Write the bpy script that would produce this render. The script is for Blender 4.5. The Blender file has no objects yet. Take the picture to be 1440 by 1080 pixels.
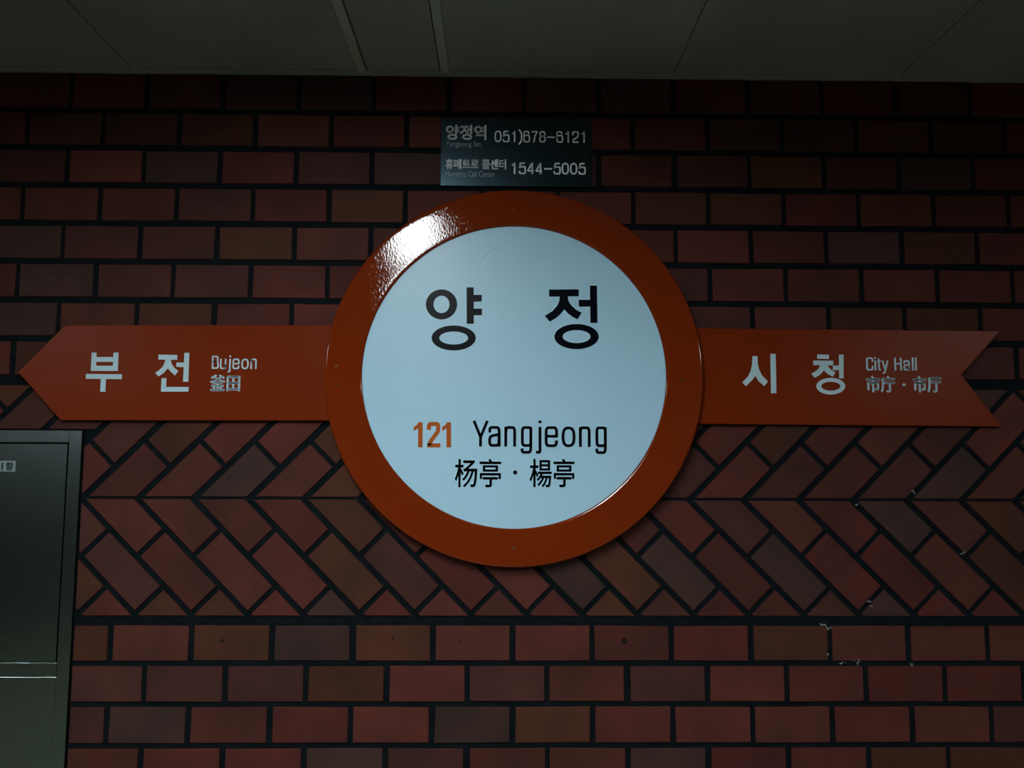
import bpy, bmesh, math, random
from mathutils import Vector, Matrix
random.seed(7)
S = bpy.context.scene
COL = S.collection

# ------------------------------------------------------------------ camera, world, exposure
F, PITCH, YAW, ROLL = 1093.5, 0.0911, 0.01387, 0.00367
D, ZC = 1.96, 1.55                       # camera distance from the wall face, camera height
cp, sp, cy, sy = math.cos(PITCH), math.sin(PITCH), math.cos(YAW), math.sin(YAW)
fwd = Vector((sy*cp, cy*cp, sp)); rt0 = Vector((cy, -sy, 0)); up0 = rt0.cross(fwd)
rt = rt0*math.cos(ROLL) + up0*math.sin(ROLL); up = up0*math.cos(ROLL) - rt0*math.sin(ROLL)
CAM = Vector((0, -D, ZC))
cd = bpy.data.cameras.new('camera'); cam = bpy.data.objects.new('camera', cd); COL.objects.link(cam)
cd.sensor_width = 36; cd.lens = F/1440*36; cd.clip_start = .02
cam.matrix_world = Matrix(((rt.x, up.x, -fwd.x, CAM.x), (rt.y, up.y, -fwd.y, CAM.y), (rt.z, up.z, -fwd.z, CAM.z), (0, 0, 0, 1)))
S.camera = cam
w = bpy.data.worlds.new('world'); S.world = w; w.use_nodes = True
w.node_tree.nodes['Background'].inputs[0].default_value = (.75, .95, 1, 1)
w.node_tree.nodes['Background'].inputs[1].default_value = 0.004
S.view_settings.view_transform = 'Standard'; S.view_settings.look = 'None'
S.view_settings.exposure = 0; S.view_settings.gamma = 1; S.view_settings.use_curve_mapping = False
LAMP = 41                               # emission of the strip lights
LAMP_COL = (.90, .98, 1.0, 1)

def at(x, y, dep=0):
    """photo measurement -> point on the plane dep metres in front of the wall"""
    d = rt*((x-720)/F) - up*((y-540)/F) + fwd
    t = (D-dep)/d.y
    return CAM + d*t

# ------------------------------------------------------------------ materials
def mat(name, col, rough=.5, metal=0, spec=.5):
    m = bpy.data.materials.new(name); m.use_nodes = True
    b = m.node_tree.nodes['Principled BSDF']
    b.inputs['Base Color'].default_value = (*col, 1); b.inputs['Roughness'].default_value = rough
    b.inputs['Metallic'].default_value = metal; b.inputs['Specular IOR Level'].default_value = spec
    return m
def nd(m, t, **k):
    n = m.node_tree.nodes.new(t)
    for a, v in k.items(): setattr(n, a, v)
    return n
def noise(m, scale, detail=3, stretch=None, rough=.5):
    g = nd(m, 'ShaderNodeNewGeometry'); n = nd(m, 'ShaderNodeTexNoise'); L = m.node_tree.links
    n.inputs['Scale'].default_value = scale; n.inputs['Detail'].default_value = detail; n.inputs['Roughness'].default_value = rough
    if stretch:
        mp = nd(m, 'ShaderNodeMapping'); mp.inputs['Scale'].default_value = stretch[:3]
        if len(stretch) > 3: mp.inputs['Rotation'].default_value = (0, stretch[3], 0)
        L.new(g.outputs['Position'], mp.inputs['Vector']); L.new(mp.outputs[0], n.inputs['Vector'])
    else: L.new(g.outputs['Position'], n.inputs['Vector'])
    return n
def bump(m, n, strength, dist):
    b = nd(m, 'ShaderNodeBump'); b.inputs['Strength'].default_value = strength; b.inputs['Distance'].default_value = dist
    m.node_tree.links.new(n.outputs['Fac'], b.inputs['Height'])
    m.node_tree.links.new(b.outputs[0], m.node_tree.nodes['Principled BSDF'].inputs['Normal'])
def tint(m, n, c0, c1, lo=.35, hi=.65):
    r = nd(m, 'ShaderNodeValToRGB'); e = r.color_ramp.elements
    e[0].position, e[1].position = lo, hi; e[0].color, e[1].color = (*c0, 1), (*c1, 1)
    m.node_tree.links.new(n.outputs['Fac'], r.inputs[0])
    m.node_tree.links.new(r.outputs[0], m.node_tree.nodes['Principled BSDF'].inputs['Base Color'])

M = {}
# brick: the fired colour differs from brick to brick (stored per brick), with soft mottling on top
m = M['brick'] = mat('brick', (.1, .04, .03), .7, 0, .14); L = m.node_tree.links
a = nd(m, 'ShaderNodeAttribute', attribute_name='fired'); n = noise(m, 9, 4); n2 = noise(m, 260, 3)
mx = nd(m, 'ShaderNodeMix', data_type='RGBA', blend_type='MULTIPLY'); mx.inputs[0].default_value = 1
r = nd(m, 'ShaderNodeValToRGB'); r.color_ramp.elements[0].position = .3; r.color_ramp.elements[1].position = .72
r.color_ramp.elements[0].color = (.72, .78, .8, 1); r.color_ramp.elements[1].color = (1.2, 1.1, 1.08, 1)
L.new(n.outputs['Fac'], r.inputs[0]); L.new(a.outputs['Color'], mx.inputs[6]); L.new(r.outputs[0], mx.inputs[7])
L.new(mx.outputs[2], m.node_tree.nodes['Principled BSDF'].inputs['Base Color']); bump(m, n2, .35, .0006)
m = M['mortar'] = mat('dark_mortar', (.012, .016, .019), .8, 0, .08); tint(m, noise(m, 30, 5), (.0018, .0048, .0065), (.0050, .0090, .0110)); bump(m, noise(m, 300, 4), .6, .001)
m = M['orange'] = mat('orange_enamel', (.190, .023, .0022), .05); bump(m, noise(m, 210, 2.5, (1, 1, .55, .6)), .5, .00045)
m = M['orange_flat'] = mat('orange_painted_plate', (.180, .021, .0018), .30, 0, .09); bump(m, noise(m, 160, 2), .2, .0005)
m = M['panel'] = mat('white_sign_face', (.43, .69, .85), .34, 0, .3); bump(m, noise(m, 5, 2), .2, .001)
M['black_vinyl'] = mat('black_vinyl', (.0015, .003, .007), .28, 0, .055)
M['white_vinyl'] = mat('white_vinyl', (.50, .68, .73), .5, 0, .2)
M['orange_vinyl'] = mat('orange_vinyl', (.43, .095, .012), .5, 0, .12)
m = M['plaque'] = mat('dark_blue_plaque', (.050, .088, .108), .21, 1.0)
M['plaque_ink'] = mat('grey_plaque_lettering', (.85, .92, .95), .5)
M['plaque_ink_dim'] = mat('dim_plaque_lettering', (.30, .36, .40), .5)
m = M['steel'] = mat('brushed_stainless_steel', (.21, .265, .255), .22, 1.0); bump(m, noise(m, 40, 4, (1, 1, 30)), .12, .0006)
M['gap'] = mat('dark_gap', (.004, .005, .005), .8)
M['sticker'] = mat('sticker', (.22, .29, .28), .5); M['sticker_ink'] = mat('sticker_ink', (.01, .02, .02), .5)
m = M['ceiling'] = mat('grey_ceiling_board', (.40, .42, .37), .8); tint(m, noise(m, 3, 4), (.27, .272, .25), (.335, .335, .31))
M['tee'] = mat('ceiling_grid_bar', (.46, .47, .42), .6)
M['floor'] = mat('grey_floor', (.12, .12, .10), .35); tint(M['floor'], noise(M['floor'], 60, 5), (.080, .084, .055), (.115, .115, .075))
M['housing'] = mat('lamp_housing', (.10, .10, .10), .6)
M['plain'] = mat('grey_wall_tile', (.025, .030, .032), .5)
M['screw'] = mat('screw_metal', (.30, .16, .10), .3, .8)
M['residue'] = mat('pale_mortar_residue', (.30, .33, .32), .8)
M['hole'] = mat('hole', (.004, .003, .003), .9)
m = M['lamp'] = mat('lamp_diffuser', (.8, .8, .8), .5)
b = m.node_tree.nodes['Principled BSDF']; b.inputs['Emission Color'].default_value = LAMP_COL; b.inputs['Emission Strength'].default_value = LAMP

# ------------------------------------------------------------------ helpers
def link(name, bm, mt, parent=None, smooth=False, loc=None):
    bmesh.ops.recalc_face_normals(bm, faces=bm.faces)
    me = bpy.data.meshes.new(name); bm.to_mesh(me); bm.free()
    me.materials.append(M[mt] if isinstance(mt, str) else mt)
    if smooth:
        for p in me.polygons: p.use_smooth = True
    o = bpy.data.objects.new(name, me); COL.objects.link(o)
    if loc: o.location = loc
    if parent: o.parent = parent; o.matrix_parent_inverse = Matrix.Identity(4); o.location = o.location - parent.location
    return o
def empty(name, loc, label, cat, group=None):
    o = bpy.data.objects.new(name, None); COL.objects.link(o); o.location = loc; o.empty_display_size = .1
    o['label'] = label; o['category'] = cat
    if group: o['group'] = group
    return o
def box(bm, x0, x1, y0, y1, z0, z1, bev=0):
    r = bmesh.ops.create_cube(bm, size=1)
    vs = r['verts']
    for v in vs: v.co = Vector(((x0+x1)/2 + v.co.x*(x1-x0), (y0+y1)/2 + v.co.y*(y1-y0), (z0+z1)/2 + v.co.z*(z1-z0)))
    if bev:
        es = list({e for v in vs for e in v.link_edges})
        bmesh.ops.bevel(bm, geom=es, offset=bev, segments=2, affect='EDGES', profile=.5)
def prism(bm, pts, y_back, y_front, inset=0):
    """polygon of (x,z) extruded from y_back to y_front, front edge chamfered by inset"""
    A = sum(pts[i][0]*pts[(i+1) % len(pts)][1] - pts[(i+1) % len(pts)][0]*pts[i][1] for i in range(len(pts)))
    if A < 0: pts = pts[::-1]
    n = len(pts); rings = [[bm.verts.new((x, y_back, z)) for x, z in pts]]
    if inset:
        dy = inset if y_front < y_back else -inset
        rings.append([bm.verts.new((x, y_front+dy, z)) for x, z in pts])
        ins = []
        for i in range(n):
            p0, p1, p2 = Vector(pts[i-1]), Vector(pts[i]), Vector(pts[(i+1) % n])
            e1, e2 = (p1-p0).normalized(), (p2-p1).normalized()
            n1, n2 = Vector((-e1.y, e1.x)), Vector((-e2.y, e2.x))
            k = 1 + n1.dot(n2)
            v = p1 + (n1+n2)*(inset/max(k, .35)); ins.append((v.x, v.y))
        rings.append([bm.verts.new((x, y_front, z)) for x, z in ins])
    else: rings.append([bm.verts.new((x, y_front, z)) for x, z in pts])
    for r0, r1 in zip(rings, rings[1:]):
        for i in range(n): bm.faces.new((r0[i], r0[(i+1) % n], r1[(i+1) % n], r1[i]))
    bm.faces.new(rings[-1]); bm.faces.new(rings[0][::-1])
def clip(poly, nx, nz, c):
    """keep the side nx*x+nz*z >= c of a convex polygon"""
    out = []
    for i in range(len(poly)):
        p, q = poly[i], poly[(i+1) % len(poly)]
        a, b = nx*p[0]+nz*p[1]-c, nx*q[0]+nz*q[1]-c
        if a >= 0: out.append(p)
        if a*b < 0:
            t = a/(a-b); out.append((p[0]+t*(q[0]-p[0]), p[1]+t*(q[1]-p[1])))
    return out
def area(p): return abs(sum(p[i][0]*p[(i+1) % len(p)][1] - p[(i+1) % len(p)][0]*p[i][1] for i in range(len(p))))/2
def lathe(bm, cx, cz, prof, n=160, sz=1.0):
    """closed profile of (radius, y) turned about the axis through (cx, cz) that runs along Y"""
    rings = []
    for i in range(n):
        a = 2*math.pi*i/n
        rings.append([bm.verts.new((cx + r*math.cos(a), y, cz + r*math.sin(a)*sz)) for r, y in prof])
    m_ = len(prof)
    for i in range(n):
        for j in range(m_):
            k = (j+1) % m_
            bm.faces.new((rings[i][j], rings[i][k], rings[(i+1) % n][k], rings[(i+1) % n][j]))
def structure(o): o['kind'] = 'structure'; return o

# ------------------------------------------------------------------ room shell
Z = lambda z: z + ZC
CEIL = Z(.988)
bm = bmesh.new(); box(bm, -4, 4, -.0012, .12, 0, CEIL+.14); WALL = structure(link('wall_back', bm, 'mortar'))
bm = bmesh.new(); box(bm, -4, 4, -5.6, .1, -.1, 0); structure(link('floor', bm, 'floor'))
bm = bmesh.new(); box(bm, -4, 4, -5.7, -5.6, 0, CEIL+.14); structure(link('wall_front', bm, 'plain'))
bm = bmesh.new(); box(bm, -4, 4, -5.6, 0, CEIL+.13, CEIL+.16); CEILING = structure(link('ceiling', bm, 'gap'))
# ceiling boards: 0.6 m boards and the 0.21 m slot that carries the strip light
S0, S1 = -.363, -.149                    # slot between the two grid bars
LIGHTS = [(-.55, -.28, -2.40, -1.20, .05), (-.55, -.28, -3.63, -2.43, .05), (-3.25, -2.95, -3.60, -2.40, .03), (-3.25, -2.95, -4.83, -3.63, .03), (3.05, 3.35, -3.60, -2.40, .03), (3.05, 3.35, -4.83, -3.63, .03)]  # nearer light of each side pair is added fill that brightens the sides
def board(x0, x1, y0, y1, z=CEIL, mt='ceiling'):
    for (a0, a1, c0, c1, _) in LIGHTS:       # leave the opening of a recessed light free
        if a0 < x1-.001 and a1 > x0+.001 and c0 < y1-.001 and c1 > y0+.001:
            xa, xb, ya, yb = max(a0, x0), min(a1, x1), max(c0, y0), min(c1, y1)
            if y1-yb > .004: board(x0, x1, yb, y1)
            if ya-y0 > .004: board(x0, x1, y0, ya)
            if xa-x0 > .004: board(x0, xa, ya, yb)
            if x1-xb > .004: board(xb, x1, ya, yb)
            return
    b_ = bmesh.new(); box(b_, x0+.0012, x1-.0012, y0+.0012, y1-.0012, z, z+.012, .001)
    return link('ceiling_board', b_, mt, CEILING)
YS = [-.03, -1.23, -2.43, -3.63, -4.83, -5.6]
cols = []; x = S0
while x > -3.9: cols.append((x-.593, x)); x -= .593
x = S1
while x < 3.9: cols.append((x, x+.593)); x += .593
for (x0, x1) in cols:
    for y1, y0 in zip(YS, YS[1:]): board(max(x0, -4), min(x1, 4), y0, y1)
for y1, y0 in zip(YS, YS[1:]): board(S0+.013, S1-.013, y0, y1)
for xs in (S0, S1):
    bm = bmesh.new(); box(bm, xs-.011, xs+.011, -1.19, -.03, CEIL-.006, CEIL+.03, .0015); link('grid_bar', bm, 'tee', CEILING)
bm = bmesh.new(); box(bm, -4, 4, -.03, -.001, CEIL-.003, CEIL+.012, .001); structure(link('trim_1', bm, 'ceiling'))

def strip_light(x0, x1, y0, y1, rec, label):
    t = empty('ceiling_light', ((x0+x1)/2, (y0+y1)/2, CEIL), label, 'ceiling light')
    bm = bmesh.new()
    box(bm, x0, x1, y0, y1, CEIL+rec+.002, CEIL+rec+.008)
    for a_ in ((x0, x0+.004, y0, y1), (x1-.004, x1, y0, y1), (x0, x1, y0, y0+.004), (x0, x1, y1-.004, y1)): box(bm, *a_, CEIL-.001, CEIL+rec+.005)
    link('housing', bm, 'housing', t)
    cx = (x0+x1)/2
    bm = bmesh.new(); box(bm, x0+.012, x1-.012, y0+.01, y1-.01, CEIL+rec-.012, CEIL+rec+.002, .002); link('diffuser', bm, 'lamp', t)
for L_, lab in zip(LIGHTS, ('recessed white ceiling light nearest the brick wall, reflected in the orange rim', 'recessed white ceiling light behind the nearest one, farther from the brick wall', 'recessed white light added as fill far to the left, the one nearer the brick wall', 'recessed white ceiling light far to the left, the one farther from the brick wall', 'recessed white light added as fill far to the right, the one nearer the brick wall', 'recessed white ceiling light far to the right, the one farther from the brick wall')):
    strip_light(*L_, lab)

# ------------------------------------------------------------------ cabinet outline (bricks are cut round it)
CX1 = at(104, 820, .012).x; CTOP = at(60, 605, .012).z; CX0 = CX1-.72; CBOT = .55

# ------------------------------------------------------------------ bricks
U = .19565
polys = []
def rect(x0, x1, z0, z1):
    j = lambda: random.uniform(-.0009, .0009)
    return [(x0+j(), z0+j()), (x1+j(), z0+j()), (x1+j(), z1+j()), (x0+j(), z1+j())]
C, TX, TZ, PO = .09968, -1.22629, .88521, .10802
for row in range(-1, 7):
    zt, zb = Z(TZ-row*C)-.0077, Z(TZ-(row+1)*C)+.0077
    if row == -1: zt = CEIL-.004
    if row == 6: zb = Z(.1955)
    for i in range(-14, 27):
        x = TX + i*U + (PO if row % 2 else 0) + random.uniform(-.0012, .0012)
        polys.append(rect(x+.0062, x+U-.0062, zb, zt))
Cb, BX, BZ, BPO = .0966, -1.143, -.411, .0853
for row in range(0, 12):
    zt, zb = Z(BZ-row*Cb)-.0066, max(Z(BZ-(row+1)*Cb)+.0066, .004)
    for i in range(-14, 27):
        x = BX + i*U + (BPO if row % 2 else 0) + random.uniform(-.0012, .0012)
        polys.append(rect(x+.0068, x+U-.0068, zb, zt))
# chevron band
ZM, HX, HP = Z(-.1085), -1.0327, .137
q = math.sqrt(.5)
for half in (-1, 1):
    zlim = (ZM-.0035, Z(-.394)) if half < 0 else (ZM+.003, Z(.1695))
    for i in range(-22, 36):
        xc = HX + (i+.5)*HP + (-.006 if half < 0 else 0)
        dx, dz = q, q*half                       # along the strip
        tx_, tz_ = q, -q*half                    # across
        sj = .154 + random.uniform(-.002, .002)
        wd = .0413 + random.uniform(-.0006, .0006)
        for s0, s1 in ((-.12, sj-.006), (sj+.006, sj+U-.006), (sj+U+.006, sj+2*U)):
            pl = []
            for s, t in ((s0, -wd), (s1, -wd), (s1, wd), (s0, wd)):
                pl.append((xc + dx*s + tx_*t, ZM + dz*s + tz_*t))
            if half < 0: pl = clip(pl, 0, -1, -zlim[0]); pl = clip(pl, 0, 1, zlim[1]) if len(pl) > 2 else pl
            else: pl = clip(pl, 0, 1, zlim[0]); pl = clip(pl, 0, -1, -zlim[1]) if len(pl) > 2 else pl
            if len(pl) > 2 and area(pl) > 2e-4: polys.append(pl)
def clean(p, eps=.0035):
    o = []
    for v in p:
        if not o or math.hypot(v[0]-o[-1][0], v[1]-o[-1][1]) > eps: o.append(v)
    if len(o) > 2 and math.hypot(o[0][0]-o[-1][0], o[0][1]-o[-1][1]) <= eps: o.pop()
    return o
def cut_cab(p):
    xs = [v[0] for v in p]; zs = [v[1] for v in p]
    X1, ZT = CX1+.004, CTOP+.003
    if min(xs) >= X1 or max(xs) <= CX0-.004 or min(zs) >= ZT or max(zs) <= CBOT-.004: return [p]
    out = []
    a1 = clip(p, 0, 1, ZT)
    if len(a1) > 2: out.append(a1)
    r_ = clip(p, 0, -1, -ZT)
    if len(r_) > 2:
        a2 = clip(r_, 1, 0, X1)
        a3 = clip(r_, -1, 0, -(CX0-.004))
        out += [a_ for a_ in (a2, a3) if len(a_) > 2]
    # an uncut brick that pokes above and beside: keep only the larger piece, the mortar fills the rest
    return [max(out, key=area)] if out else []
FIRED = [((.080, .023, .017), 5), ((.090, .023, .018), 4), ((.068, .024, .014), 4), ((.052, .026, .022), 3), ((.064, .022, .018), 4), ((.082, .020, .016), 2)]
bag = [c for c, k in FIRED for _ in range(k)]
items = []
for p in polys:
    p = [v for v in p]
    if p[0][0] < -3.95 or p[0][0] > 3.8: continue
    for r_ in cut_cab(p):
        r_ = clean(r_)
        if len(r_) > 2 and area(r_) > 1.5e-4: items.append(r_)
def in_view(p):
    n = 0
    for x, z in p + [(sum(v[0] for v in p)/len(p), sum(v[1] for v in p)/len(p))]:
        c = Vector((x, -.006, z)) - CAM; k = c.dot(fwd)
        px, py = 720+F*c.dot(rt)/k, 540-F*c.dot(up)/k
        if 0 < px < 1440 and 100 < py < 1080 and math.hypot(px-722, py-532) > 262: n += 1
    return n
vis = sorted((p for p in items if in_view(p)), key=lambda p: -in_view(p)*area(p))
def brick_into(bm, p, col, lay):
    f0 = len(bm.faces)
    prism(bm, p, .003, -.0062 + random.uniform(-.0007, .0007), .0016)
    bm.faces.ensure_lookup_table()
    for f in bm.faces[f0:]:
        for l in f.loops: l[lay] = col
def fired():
    c = random.choice(bag); k = random.uniform(.82, 1.15)
    return (c[0]*k, c[1]*k, c[2]*k, 1)
single = vis[:300]; ids = {id(p) for p in single}
for p in single:
    cx = sum(v[0] for v in p)/len(p); cz = sum(v[1] for v in p)/len(p)
    bm = bmesh.new(); lay = bm.loops.layers.float_color.new('fired')
    brick_into(bm, [(x-cx, z-cz) for x, z in p], fired(), lay)
    link('brick', bm, 'brick', WALL, loc=Vector((cx, 0, cz)))
bm = bmesh.new(); lay = bm.loops.layers.float_color.new('fired')
for p in items:
    if id(p) not in ids: brick_into(bm, p, fired(), lay)
o = link('brickwork', bm, 'brick', WALL); o['kind'] = 'stuff'
# pale residue and old drill holes seen on the brickwork
bm = bmesh.new()
for (x0, y0, n_, rr) in ((1158, 878, 9, 5), (1165, 884, 6, 4), (1165, 920, 3, 2), (1222, 846, 6, 4), (1226, 852, 3, 2), (1356, 778, 6, 4), (1184, 933, 4, 4), (1205, 931, 6, 6), (1280, 934, 3, 4), (1285, 690, 5, 4), (1204, 710, 4, 3)):
    for _ in range(n_):
        c = at(x0+random.gauss(0, rr*.6), y0+random.gauss(0, rr*.4), .0065)
        s = random.uniform(.0007, .0018); k = random.randint(4, 6); a0 = random.random()*6
        prism(bm, [(c.x+s*math.cos(a0+j*6.283/k)*random.uniform(.6, 1.6), c.z+s*math.sin(a0+j*6.283/k)*random.uniform(.5, 1.2)) for j in range(k)], -.002, -.0078, 0)
o = link('mortar_residue', bm, 'residue', WALL); o['kind'] = 'stuff'; o['label'] = 'pale crumbs of residue on the joints at lower right'
for (x, y, r_) in ((312, 901, 1.6), (878, 901, 3), (646, 901, 1.2), (552, 898, 1.0)):
    c = at(x, y, .0065); s = r_/555
    bm = bmesh.new(); lathe(bm, 0, 0, [(s*.6, .004), (s*1.5, .004), (s*1.25, -.0009), (s*1.0, -.0012), (s*.75, -.0005)], 14); link('drill_hole_rim', bm, 'brick', WALL, True, Vector((c.x, -.0062, c.z)))
    bm = bmesh.new(); prism(bm, [(s*.8*math.cos(j*.6283), s*.8*math.sin(j*.6283)) for j in range(10)], .001, -.0009); link('drill_hole', bm, 'hole', WALL, False, Vector((c.x, -.0063, c.z)))

# ------------------------------------------------------------------ lettering tools
def P2(x, y, dep):
    v = at(x, y, dep); return (v.x, v.z)
def shapes_mesh(name, shapes, dep, mt, parent, label=None, th=.0006):
    """shapes: list of ('p', [(px,py)...]) filled outline, ('e', cx, cy, rx, ry, ix, iy) ring; all in photo measure"""
    bm = bmesh.new(); y0, y1 = -dep+.0002, -dep-th
    for s in shapes:
        if s[0] == 'p': prism(bm, [P2(x, y, dep) for x, y in s[1]], y0, y1)
        elif s[0] == 'e':
            _, cx, cy_, rx, ry, ix, iy = s; n = 56; r0, r1 = [], []
            for i in range(n):
                a = 2*math.pi*i/n; c_, s_ = math.cos(a), math.sin(a)
                o1, i1 = P2(cx+rx*c_, cy_+ry*s_, dep), P2(cx+ix*c_, cy_+iy*s_, dep)
                r0.append([bm.verts.new((o1[0], y, o1[1])) for y in (y0, y1)]); r1.append([bm.verts.new((i1[0], y, i1[1])) for y in (y0, y1)])
            for i in range(n):
                j = (i+1) % n
                bm.faces.new((r0[i][1], r0[j][1], r1[j][1], r1[i][1])); bm.faces.new((r0[i][0], r0[j][0], r0[j][1], r0[i][1])); bm.faces.new((r1[i][0], r1[j][0], r1[j][1], r1[i][1]))
    o = link(name, bm, mt, parent)
    if label: o['label'] = label
    return o
def smooth_path(pts, k=2):
    """round the inner corners of a polyline (Chaikin)"""
    for _ in range(k):
        o = [pts[0]]
        for a, b in zip(pts, pts[1:]):
            o.append((a[0]*.75+b[0]*.25, a[1]*.75+b[1]*.25)); o.append((a[0]*.25+b[0]*.75, a[1]*.25+b[1]*.75))
        o.append(pts[-1]); pts = o
    return pts
def stroke(pts, w_):
    """constant width band along a polyline, as one outline"""
    Lf, Rt = [], []
    n = len(pts)
    for i, p in enumerate(pts):
        a = pts[max(i-1, 0)]; b = pts[min(i+1, n-1)]
        d = Vector((b[0]-a[0], b[1]-a[1]))
        if d.length < 1e-6: continue
        d.normalize(); m_ = Vector((-d.y, d.x))*w_/2
        if 0 < i < n-1:
            e = Vector((p[0]-a[0], p[1]-a[1])).normalized(); c = max(.6, e.dot(d)); m_ /= c
        Lf.append((p[0]+m_.x, p[1]+m_.y)); Rt.append((p[0]-m_.x, p[1]-m_.y))
    return [[Lf[i], Lf[i+1], Rt[i+1], Rt[i]] for i in range(len(Lf)-1)]
def rr(cx, cy_, rx, ry, n=28, e=2.6):
    o = []
    for i in range(n+1):
        a = 2*math.pi*i/n; c, s = math.cos(a), math.sin(a)
        o.append((cx+rx*math.copysign(abs(c)**(2/e), c), cy_+ry*math.copysign(abs(s)**(2/e), s)))
    return o
# narrow sans letters: baseline 230, x height 97, cap 60; (advance, straight paths, rounded paths, dots)
G = {
 'Y': (104, [[(9, 60), (53, 168), (53, 230)], [(97, 60), (53, 168)]], [], []),
 'a': (104, [], [[(9, 138), (9, 104), (38, 104), (70, 104), (70, 165), (70, 230)], [(70, 150), (38, 156), (8, 164), (8, 222), (36, 222), (66, 222), (70, 186)]], []),
 'n': (108, [[(9, 99), (9, 230)]], [[(9, 142), (12, 104), (38, 104), (67, 104), (67, 165), (67, 230)]], []),
 'g': (106, [], [[(64, 150), (64, 104), (36, 104), (9, 104), (9, 163), (9, 222), (36, 222), (64, 222), (64, 176)], [(64, 99), (64, 200), (64, 267), (36, 267), (8, 267), (8, 241)]], []),
 'j': (50, [], [[(18, 99), (18, 150), (18, 235), (19, 268), (-8, 265)]], [(18, 66)]),
 'e': (110, [[(8, 161), (76, 161)]], [[(76, 168), (76, 104), (43, 104), (8, 104), (8, 163), (8, 223), (43, 223), (72, 223), (77, 188)]], []),
 'o': (112, [], [], [], (44, 164, 36, 59)),
 'B': (100, [[(9, 60), (9, 230)]], [[(9, 69), (36, 69), (66, 69), (70, 102), (66, 136), (36, 138), (9, 138)], [(9, 138), (40, 138), (74, 140), (78, 180), (74, 219), (40, 221), (9, 221)]], []),
 'u': (104, [[(67, 99), (67, 230)]], [[(9, 99), (9, 162), (9, 223), (36, 223), (64, 223), (67, 172)]], []),
 'C': (98, [], [[(76, 118), (76, 68), (44, 68), (8, 68), (8, 110), (8, 180), (8, 222), (44, 222), (76, 222), (76, 172)]], []),
 'i': (40, [[(12, 99), (12, 230)]], [], [(12, 66)]),
 't': (56, [[(-2, 106), (42, 106)]], [[(18, 72), (18, 110), (18, 190), (18, 224), (42, 221)]], []),
 'y': (86, [[(6, 99), (38, 222)]], [[(72, 99), (45, 205), (34, 250), (24, 268), (6, 264)]], []),
 'H': (112, [[(9, 60), (9, 230)], [(80, 60), (80, 230)], [(9, 141), (80, 141)]], [], []),
 'l': (38, [[(12, 56), (12, 230)]], [], []),
 ' ': (70, [], [], []),
 '0': (112, [], [], [], (48, 145, 39, 76)),
 '1': (112, [[(58, 60), (58, 230)], [(24, 102), (52, 84), (58, 66)]], [], []),
 '2': (112, [[(8, 221), (90, 221)]], [[(12, 118), (10, 68), (48, 68), (86, 68), (86, 108), (84, 140), (44, 168), (14, 190), (12, 221)]], []),
 '4': (112, [[(70, 62), (70, 230)], [(70, 64), (10, 182)], [(6, 184), (92, 184)]], [], []),
 '5': (112, [[(84, 69), (24, 69)], [(24, 66), (14, 146)]], [[(13, 146), (24, 122), (50, 122), (88, 122), (88, 170), (88, 222), (46, 222), (14, 220), (9, 184)]], []),
 '6': (112, [], [[(80, 102), (72, 68), (48, 68), (10, 68), (11, 145), (11, 222), (50, 222), (88, 222), (88, 172), (88, 124), (50, 124), (18, 124), (11, 170)]], []),
 '7': (112, [[(9, 69), (88, 69)], [(88, 69), (56, 130), (38, 230)]], [], []),
 '8': (112, [], [], [], (49, 103, 33, 35), (49, 179, 38, 43)),
 '-': (130, [[(6, 150), (112, 150)]], [], []),
 ')': (66, [], [[(6, 40), (44, 90), (44, 150), (44, 210), (6, 262)]], []),
}
def latin(word, x0, x1, ytop, ybase, w_, dep, mt, parent, name, label):
    """x0..x1 outer edges, ytop cap line, ybase baseline, in photo measure"""
    tot = 0; pos = []
    for ch in word: pos.append(tot); tot += G[ch][0]
    last = {'g': 73, 'n': 76, 'l': 21, '1': 67, '5': 97}[word[-1]]
    span = pos[-1]+last; kx = (x1-x0)/span; ky = (ybase-ytop)/170.
    c0, c1 = at(x0, ybase, dep), at(x1, ybase, dep); ct = at((x0+x1)/2, ytop, dep)
    sx = (c1.x-c0.x)/span; sz = (ct.z-(c0.z+c1.z)/2)/170.
    bm = bmesh.new(); y0, y1 = -dep+.0002, -dep-.0006
    def add(quads):
        for qd in quads: prism(bm, [(c0.x + x*sx, (c0.z+c1.z)/2 + (230-y)*sz) for x, y in qd], y0, y1)
    for ch, px in zip(word, pos):
        g = G[ch]
        for p in g[1]: add(stroke([(x+px, y) for x, y in p], w_))
        for p in g[2]: add(stroke(smooth_path([(x+px, y) for x, y in p], 3), w_))
        for (dx, dy) in g[3]: add([[(px+dx-w_*.55, dy-9), (px+dx+w_*.55, dy-9), (px+dx+w_*.55, dy+9), (px+dx-w_*.55, dy+9)]])
        for cx, cy_, rx, ry in g[4:]:
            add(stroke(rr(cx+px, cy_, rx, ry), w_))
    o = link(name, bm, mt, parent); o['label'] = label; return o
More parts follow.
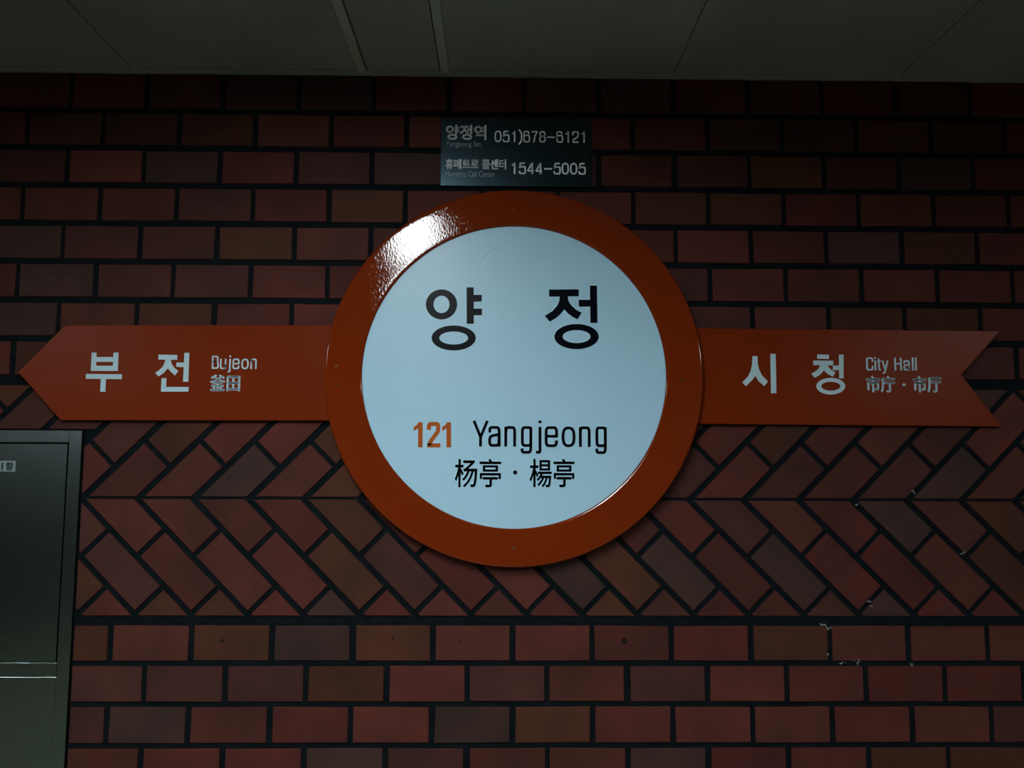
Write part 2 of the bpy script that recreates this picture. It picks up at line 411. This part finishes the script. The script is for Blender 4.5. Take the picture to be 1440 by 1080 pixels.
def font_text(txt, bx, dep, mt, parent, label, bold=.0, name='lettering'):
    """text in the built-in typeface fitted to the box bx = (x0, x1, ytop, ybottom) in photo measure"""
    cu = bpy.data.curves.new('t', 'FONT'); cu.body = txt; cu.resolution_u = 3
    to = bpy.data.objects.new('t', cu); COL.objects.link(to)
    dg = bpy.context.evaluated_depsgraph_get(); dg.update()
    me = bpy.data.meshes.new_from_object(to.evaluated_get(dg)); bpy.data.objects.remove(to)
    xs = [v.co.x for v in me.vertices]; ys = [v.co.y for v in me.vertices]
    ax, bx_, ay, by = min(xs), max(xs), min(ys), max(ys)
    l, r_ = at(bx[0], (bx[2]+bx[3])/2, dep), at(bx[1], (bx[2]+bx[3])/2, dep)
    t_, b_ = at((bx[0]+bx[1])/2, bx[2], dep), at((bx[0]+bx[1])/2, bx[3], dep)
    sh = bold*.045; offs = [(0, 0)] if not bold else [(-sh, 0), (sh, 0), (0, -sh), (0, sh)]
    bm = bmesh.new()
    for ox, oz in offs:
        b0 = bmesh.new(); b0.from_mesh(me)
        for v in b0.verts:
            v.co = Vector((l.x+ox+(v.co.x-ax)/(bx_-ax)*(r_.x-l.x), -dep-.0005-abs(ox)*.02, b_.z+oz+(v.co.y-ay)/(by-ay)*(t_.z-b_.z)))
        tmp = bpy.data.meshes.new('t'); b0.to_mesh(tmp); b0.free(); bm.from_mesh(tmp); bpy.data.meshes.remove(tmp)
    bpy.data.meshes.remove(me)
    g = bmesh.ops.extrude_face_region(bm, geom=bm.faces[:])
    for v in [e for e in g['geom'] if isinstance(e, bmesh.types.BMVert)]: v.co.y += .0006
    o = link(name, bm, mt, parent); o['label'] = label; return o
def sc(x0, y0, k, pts): return [(x0+x/k, y0+y/k) for x, y in pts]

# ------------------------------------------------------------------ arrow plates
def plate(pts, label, y0=-.008, y1=-.022):
    cs = [P2(x, y, -y1) for x, y in pts]
    t = empty('direction_sign', (sum(c[0] for c in cs)/len(cs), 0, sum(c[1] for c in cs)/len(cs)), label, 'sign')
    bm = bmesh.new(); prism(bm, cs, y0, y1, .0012); link('plate', bm, 'orange_flat', t)
    return t
AD = .022
LA = plate([(25, 523), (92, 457), (466, 457.5), (466, 591.5), (85, 591)], 'orange arrow-shaped sign pointing left, joined to the left of the round sign')
RA = plate([(979, 461.5), (1407, 465.5), (1352, 527), (1409, 600), (979, 596)], 'orange notched sign with a swallowtail end, joined to the right of the round sign')
k = 5.143; o_ = (100, 470)
f = lambda pts: ('p', sc(*o_, k, pts))
shapes_mesh('character', [f([(150, 133), (185, 133), (180, 265), (143, 265)]), f([(307, 133), (343, 133), (338, 265), (302, 265)]), f([(182, 165), (306, 165), (305, 200), (181, 200)]), f([(178, 228), (303, 228), (302, 265), (178, 265)]),
    f([(107, 287), (368, 290), (366, 325), (107, 322)]), f([(216, 320), (253, 320), (248, 416), (211, 416)])], AD, 'white_vinyl', LA, 'large white first syllable')
shapes_mesh('character', [f([(632, 148), (768, 150), (767, 185), (632, 183)]), f([(682, 182), (676, 210), (660, 238), (636, 262), (608, 280), (632, 305), (668, 282), (700, 246), (722, 272), (752, 298), (775, 265), (748, 244), (728, 216), (720, 182)]),
    f([(820, 135), (855, 135), (848, 343), (810, 343)]), f([(762, 205), (820, 205), (818, 238), (762, 236)]), f([(655, 318), (690, 318), (687, 381), (850, 382), (848, 415), (650, 415)])], AD, 'white_vinyl', LA, 'large white second syllable')
latin('Bujeon', 297.8, 360.8, 500.5, 518.8, 19, AD, 'white_vinyl', LA, 'lettering', 'small white word Bujeon')
font_text('釜田', (295.8, 337.2, 527.3, 549.6), AD, 'white_vinyl', LA, 'two small white Chinese characters', .026)
k = 4.645; o_ = (1030, 480)
shapes_mesh('character', [f([(130, 97), (163, 97), (165, 145), (172, 180), (192, 222), (232, 262), (208, 292), (172, 262), (149, 225), (130, 252), (88, 293), (64, 268), (102, 228), (120, 190), (128, 150)]), f([(247, 82), (282, 82), (287, 337), (252, 340)])], AD, 'white_vinyl', RA, 'large white first syllable')
shapes_mesh('character', [f([(553, 86), (630, 88), (630, 115), (553, 113)]), f([(528, 125), (658, 127), (657, 157), (528, 155)]), f([(573, 154), (566, 174), (548, 192), (515, 212), (538, 238), (576, 215), (597, 190), (620, 212), (655, 230), (672, 203), (646, 188), (627, 168), (620, 154)]),
    f([(695, 87), (725, 87), (725, 242), (697, 242)]), f([(657, 158), (697, 158), (697, 188), (655, 188)]), ('e', 1030+642/k, 480+293/k, 94/k, 54/k, 62/k, 29/k)], AD, 'white_vinyl', RA, 'large white second syllable')
latin('City Hall', 1218.6, 1289.2, 503.0, 520.8, 20, AD, 'white_vinyl', RA, 'lettering', 'small white words City Hall')
font_text('市庁', (1218.2, 1258.4, 529, 551.2), AD, 'white_vinyl', RA, 'first two small white Chinese characters', .026)
font_text('市厅', (1284, 1323.4, 529.5, 551.4), AD, 'white_vinyl', RA, 'last two small white Chinese characters', .026)
shapes_mesh('dot', [('p', [(1271+2.2*math.cos(i*.5236), 541+2.2*math.sin(i*.5236)) for i in range(12)])], AD, 'white_vinyl', RA)

# ------------------------------------------------------------------ round sign
c0, c1, ct, cb = at(455.5, 532, .042), at(989.5, 532, .042), at(722, 266.5, .042), at(722, 799, .042)
RX, RZ = (c0.x+c1.x)/2, (ct.z+cb.z)/2; RO = ((c1.x-c0.x)+(ct.z-cb.z))/4
i0, i1, it, ib = at(506.5, 531, .040), at(935, 531, .040), at(720, 317.5, .040), at(720, 743, .040)
RI = ((i1.x-i0.x)+(it.z-ib.z))/4
SIGN = empty('round_station_sign', (RX, 0, RZ), 'large round white sign with a glossy orange rim and black lettering on the brick wall', 'sign')
prof = [(RI+.004, -.0225), (RO-.004, -.0225), (RO, -.025), (RO, -.0365)]
for j in range(1, 7):
    a = j/6*math.pi/2; prof.append((RO-.006*(1-math.cos(a)), -.0365-.0055*math.sin(a)))
W_ = RO-RI
for j in range(1, 12):
    u = j/12; prof.append((RO-.006-(W_-.012)*u, -.042-.0003*math.sin(math.pi*u)))
for j in range(0, 6):
    a = j/5*math.pi/2; prof.append((RI+.006-.006*math.sin(a), -.042+.004*(1-math.cos(a))))
prof += [(RI, -.032), (RI+.004, -.032)]
bm = bmesh.new(); lathe(bm, RX, RZ, prof, 240); link('rim', bm, 'orange', SIGN, True)
bm = bmesh.new(); n = 160
prism(bm, [(RX+(RI+.003)*math.cos(2*math.pi*i/n), RZ+(RI+.003)*math.sin(2*math.pi*i/n)) for i in range(n)], -.0225, -.0355); link('face_panel', bm, 'panel', SIGN)
bm = bmesh.new()
prism(bm, [(RX+(RO-.04)*math.cos(2*math.pi*i/n), RZ+(RO-.04)*math.sin(2*math.pi*i/n)) for i in range(n)], -.007, -.0225); link('back_box', bm, 'gap', SIGN)
FD = .0355
k = 9; o_ = (580, 390)
shapes_mesh('character', [('e', 580+368/9, 390+343/9, 22, 21.1, 11.2, 12.2), f([(685, 127), (775, 127), (778, 588), (687, 588)]), f([(773, 222), (880, 222), (876, 305), (773, 310)]), f([(776, 396), (880, 396), (880, 478), (776, 482)]),
    ('e', 580+522/9, 390+768/9, 31.1, 17.6, 20.2, 9.1)], FD, 'black_vinyl', SIGN, 'large black first syllable')
o_ = (750, 390)
shapes_mesh('character', [f([(197, 155), (575, 152), (575, 240), (200, 245)]), f([(335, 240), (328, 300), (300, 360), (245, 425), (145, 487), (207, 562), (290, 515), (350, 460), (392, 406), (440, 460), (500, 502), (560, 532), (612, 448), (540, 410), (480, 355), (445, 300), (437, 240)]),
    f([(715, 105), (805, 105), (812, 576), (722, 578)]), f([(572, 285), (718, 285), (718, 370), (577, 372)]), ('e', 750+547/9, 390+750/9, 31.2, 17.7, 19.6, 9.1)], FD, 'black_vinyl', SIGN, 'large black second syllable')
latin('Yangjeong', 664.2, 853.2, 592.0, 628.2, 19, FD, 'black_vinyl', SIGN, 'lettering', 'black word Yangjeong')
k = 4.8; o_ = (570, 580)
one = lambda dx: f([(88+dx, 66), (117+dx, 66), (117+dx, 236), (86+dx, 236), (86+dx, 108), (57+dx, 126), (57+dx, 98), (74+dx, 88), (84+dx, 76)])
two = [('p', sc(*o_, k, qd)) for qd in stroke(smooth_path([(160, 118), (159, 78), (192, 78), (222, 78), (221, 108), (222, 126), (200, 155), (176, 188), (164, 208), (160, 222)], 3), 28)]
shapes_mesh('number', [one(0)] + two + [f([(148, 208), (237, 208), (237, 236), (147, 236)]), one(192)], FD, 'orange_vinyl', SIGN, 'orange number 121')
font_text('杨亭', (640, 704.4, 645.6, 685), FD, 'black_vinyl', SIGN, 'first two black Chinese characters', .018)
font_text('楊亭', (745, 807.6, 645.6, 685), FD, 'black_vinyl', SIGN, 'last two black Chinese characters', .018)
shapes_mesh('dot', [('p', [(724.4+3*math.cos(i*.5236), 664.4+3*math.sin(i*.5236)) for i in range(12)])], FD, 'black_vinyl', SIGN)
for (x, y) in ((720, 295), (473, 541), (473, 515), (959, 535), (722, 772)):
    c = at(x, y, .042); bm = bmesh.new()
    lathe(bm, 0, 0, [(.0004, -.0026), (.0015, -.0023), (.0030, -.0014), (.0036, 0), (.0036, .003), (.0004, .003)], 16)
    link('screw', bm, 'screw', SIGN, True, Vector((c.x, -.0422, c.z)))
    bm = bmesh.new(); box(bm, -.0022, .0022, -.0029, -.0020, -.0004, .0004); box(bm, -.0004, .0004, -.0029, -.0020, -.0022, .0022); s = link('screw_slot', bm, 'hole', SIGN, False, Vector((c.x, -.0422, c.z)))
# fine crease standing up in the face film
pts = [at(x, y, FD) for x, y in smooth_path([(671, 385), (675, 368), (684, 357), (698, 349)], 2)]
bm = bmesh.new()
for a, b in zip(pts, pts[1:]):
    d = (b-a).normalized(); nn = Vector((-d.z, 0, d.x))*.0008
    vs = [bm.verts.new(v) for v in (a-nn, b-nn, b+Vector((0, -.0006, 0)), a+Vector((0, -.0006, 0)), b+nn, a+nn)]
    bm.faces.new(vs[:4]); bm.faces.new((vs[3], vs[2], vs[4], vs[5]))
link('film_crease', bm, 'panel', SIGN)

# ------------------------------------------------------------------ telephone plaque
TD = .012
a, b, c = at(619.3, 261.5, TD), at(832, 262.5, TD), at(725, 167, TD)
PL = empty('telephone_plaque', ((a.x+b.x)/2, 0, (a.z+b.z)/2), 'dark blue rectangular plaque with two grey telephone numbers, above the round sign', 'sign')
bm = bmesh.new(); box(bm, a.x, b.x, -TD, -.0045, (a.z+b.z)/2, c.z, .0008); link('plate', bm, 'plaque', PL)
fp = lambda x0, x1, y0, y1: (600+x0/6, 600+x1/6, 160+y0/6, 160+y1/6)
font_text('양정역', fp(165, 500, 97, 218), TD, 'plaque_ink', PL, 'grey station name in Korean', .024)
latin('051)678-6121', 695.5, 822.3, 184.5, 200.3, 20, TD, 'plaque_ink', PL, 'number', 'grey telephone number 051)678-6121')
font_text('Yangjeong Stn.', fp(163, 468, 232, 290), TD, 'plaque_ink_dim', PL, 'tiny dim words Yangjeong Stn.')
font_text('휴메트로 콜센터', fp(160, 668, 384, 466), TD, 'plaque_ink', PL, 'small grey line of Korean', .018)
font_text('Humetro Call Center', fp(160, 575, 482, 532), TD, 'plaque_ink_dim', PL, 'tiny dim words Humetro Call Center')
latin('1544-5005', 717.5, 823.6, 229, 245.0, 23, TD, 'plaque_ink', PL, 'number', 'grey telephone number 1544-5005')

# ------------------------------------------------------------------ steel cabinet let into the wall
CD = .012
CAB = empty('steel_cabinet', ((CX0+CX1)/2, 0, CBOT), 'brushed steel cabinet let into the brick wall at the lower left', 'cabinet')
D1x = at(88, 780, CD).x; D1t = at(50, 622, CD).z; D1b = at(40, 932, CD).z
D2x = at(79.5, 1010, CD).x; D2t = at(40, 951, CD).z
LX = CX0+.035
bm = bmesh.new()
def frame_rect(x0, x1, z0, z1): box(bm, x0, x1, -CD, .02, z0, z1, .0)
box(bm, D1x, CX1, -CD, .02, CBOT, CTOP, .0012)
box(bm, CX0, LX, -CD, .02, CBOT, CTOP, .0012)
box(bm, LX, D1x, -CD, .02, D1t, CTOP, .0009)
box(bm, LX, D1x, -CD, .02, D2t, D1b, .0004)
box(bm, LX, D1x, -CD, .02, CBOT, CBOT+.04, .0009)
link('frame', bm, 'steel', CAB)
bm = bmesh.new(); box(bm, LX, D1x, .012, .02, CBOT+.03, CTOP-.03); link('back_panel', bm, 'gap', CAB)
bm = bmesh.new(); box(bm, LX+.0025, D1x-.0025, -CD-.0005, .004, D1b+.0025, D1t-.0035, .001); d1 = link('door', bm, 'steel', CAB)
bm = bmesh.new(); box(bm, LX+.002, D2x-.002, -CD+.0012, .004, CBOT+.042, D2t-.002, .001); link('lower_door', bm, 'steel', CAB)
bm = bmesh.new(); box(bm, D2x, D1x+.001, -CD+.0005, .01, CBOT+.04, D2t); link('jamb', bm, 'steel', CAB)
sa, sb = at(-26, 663, CD), at(22.5, 648, CD)
bm = bmesh.new(); box(bm, sa.x, sb.x, -CD-.0012, -CD-.0003, sa.z, sb.z); stk = link('name_sticker', bm, 'sticker', CAB); stk['label'] = 'small pale sticker with Korean lettering'
font_text('기', (-8, 4, 650.5, 660.5), CD+.0012, 'sticker_ink', CAB, 'dark character at the edge of the sticker', .02)
font_text('함', (8.3, 18.6, 650.2, 660.8), CD+.0012, 'sticker_ink', CAB, 'dark last character on the sticker', .02)
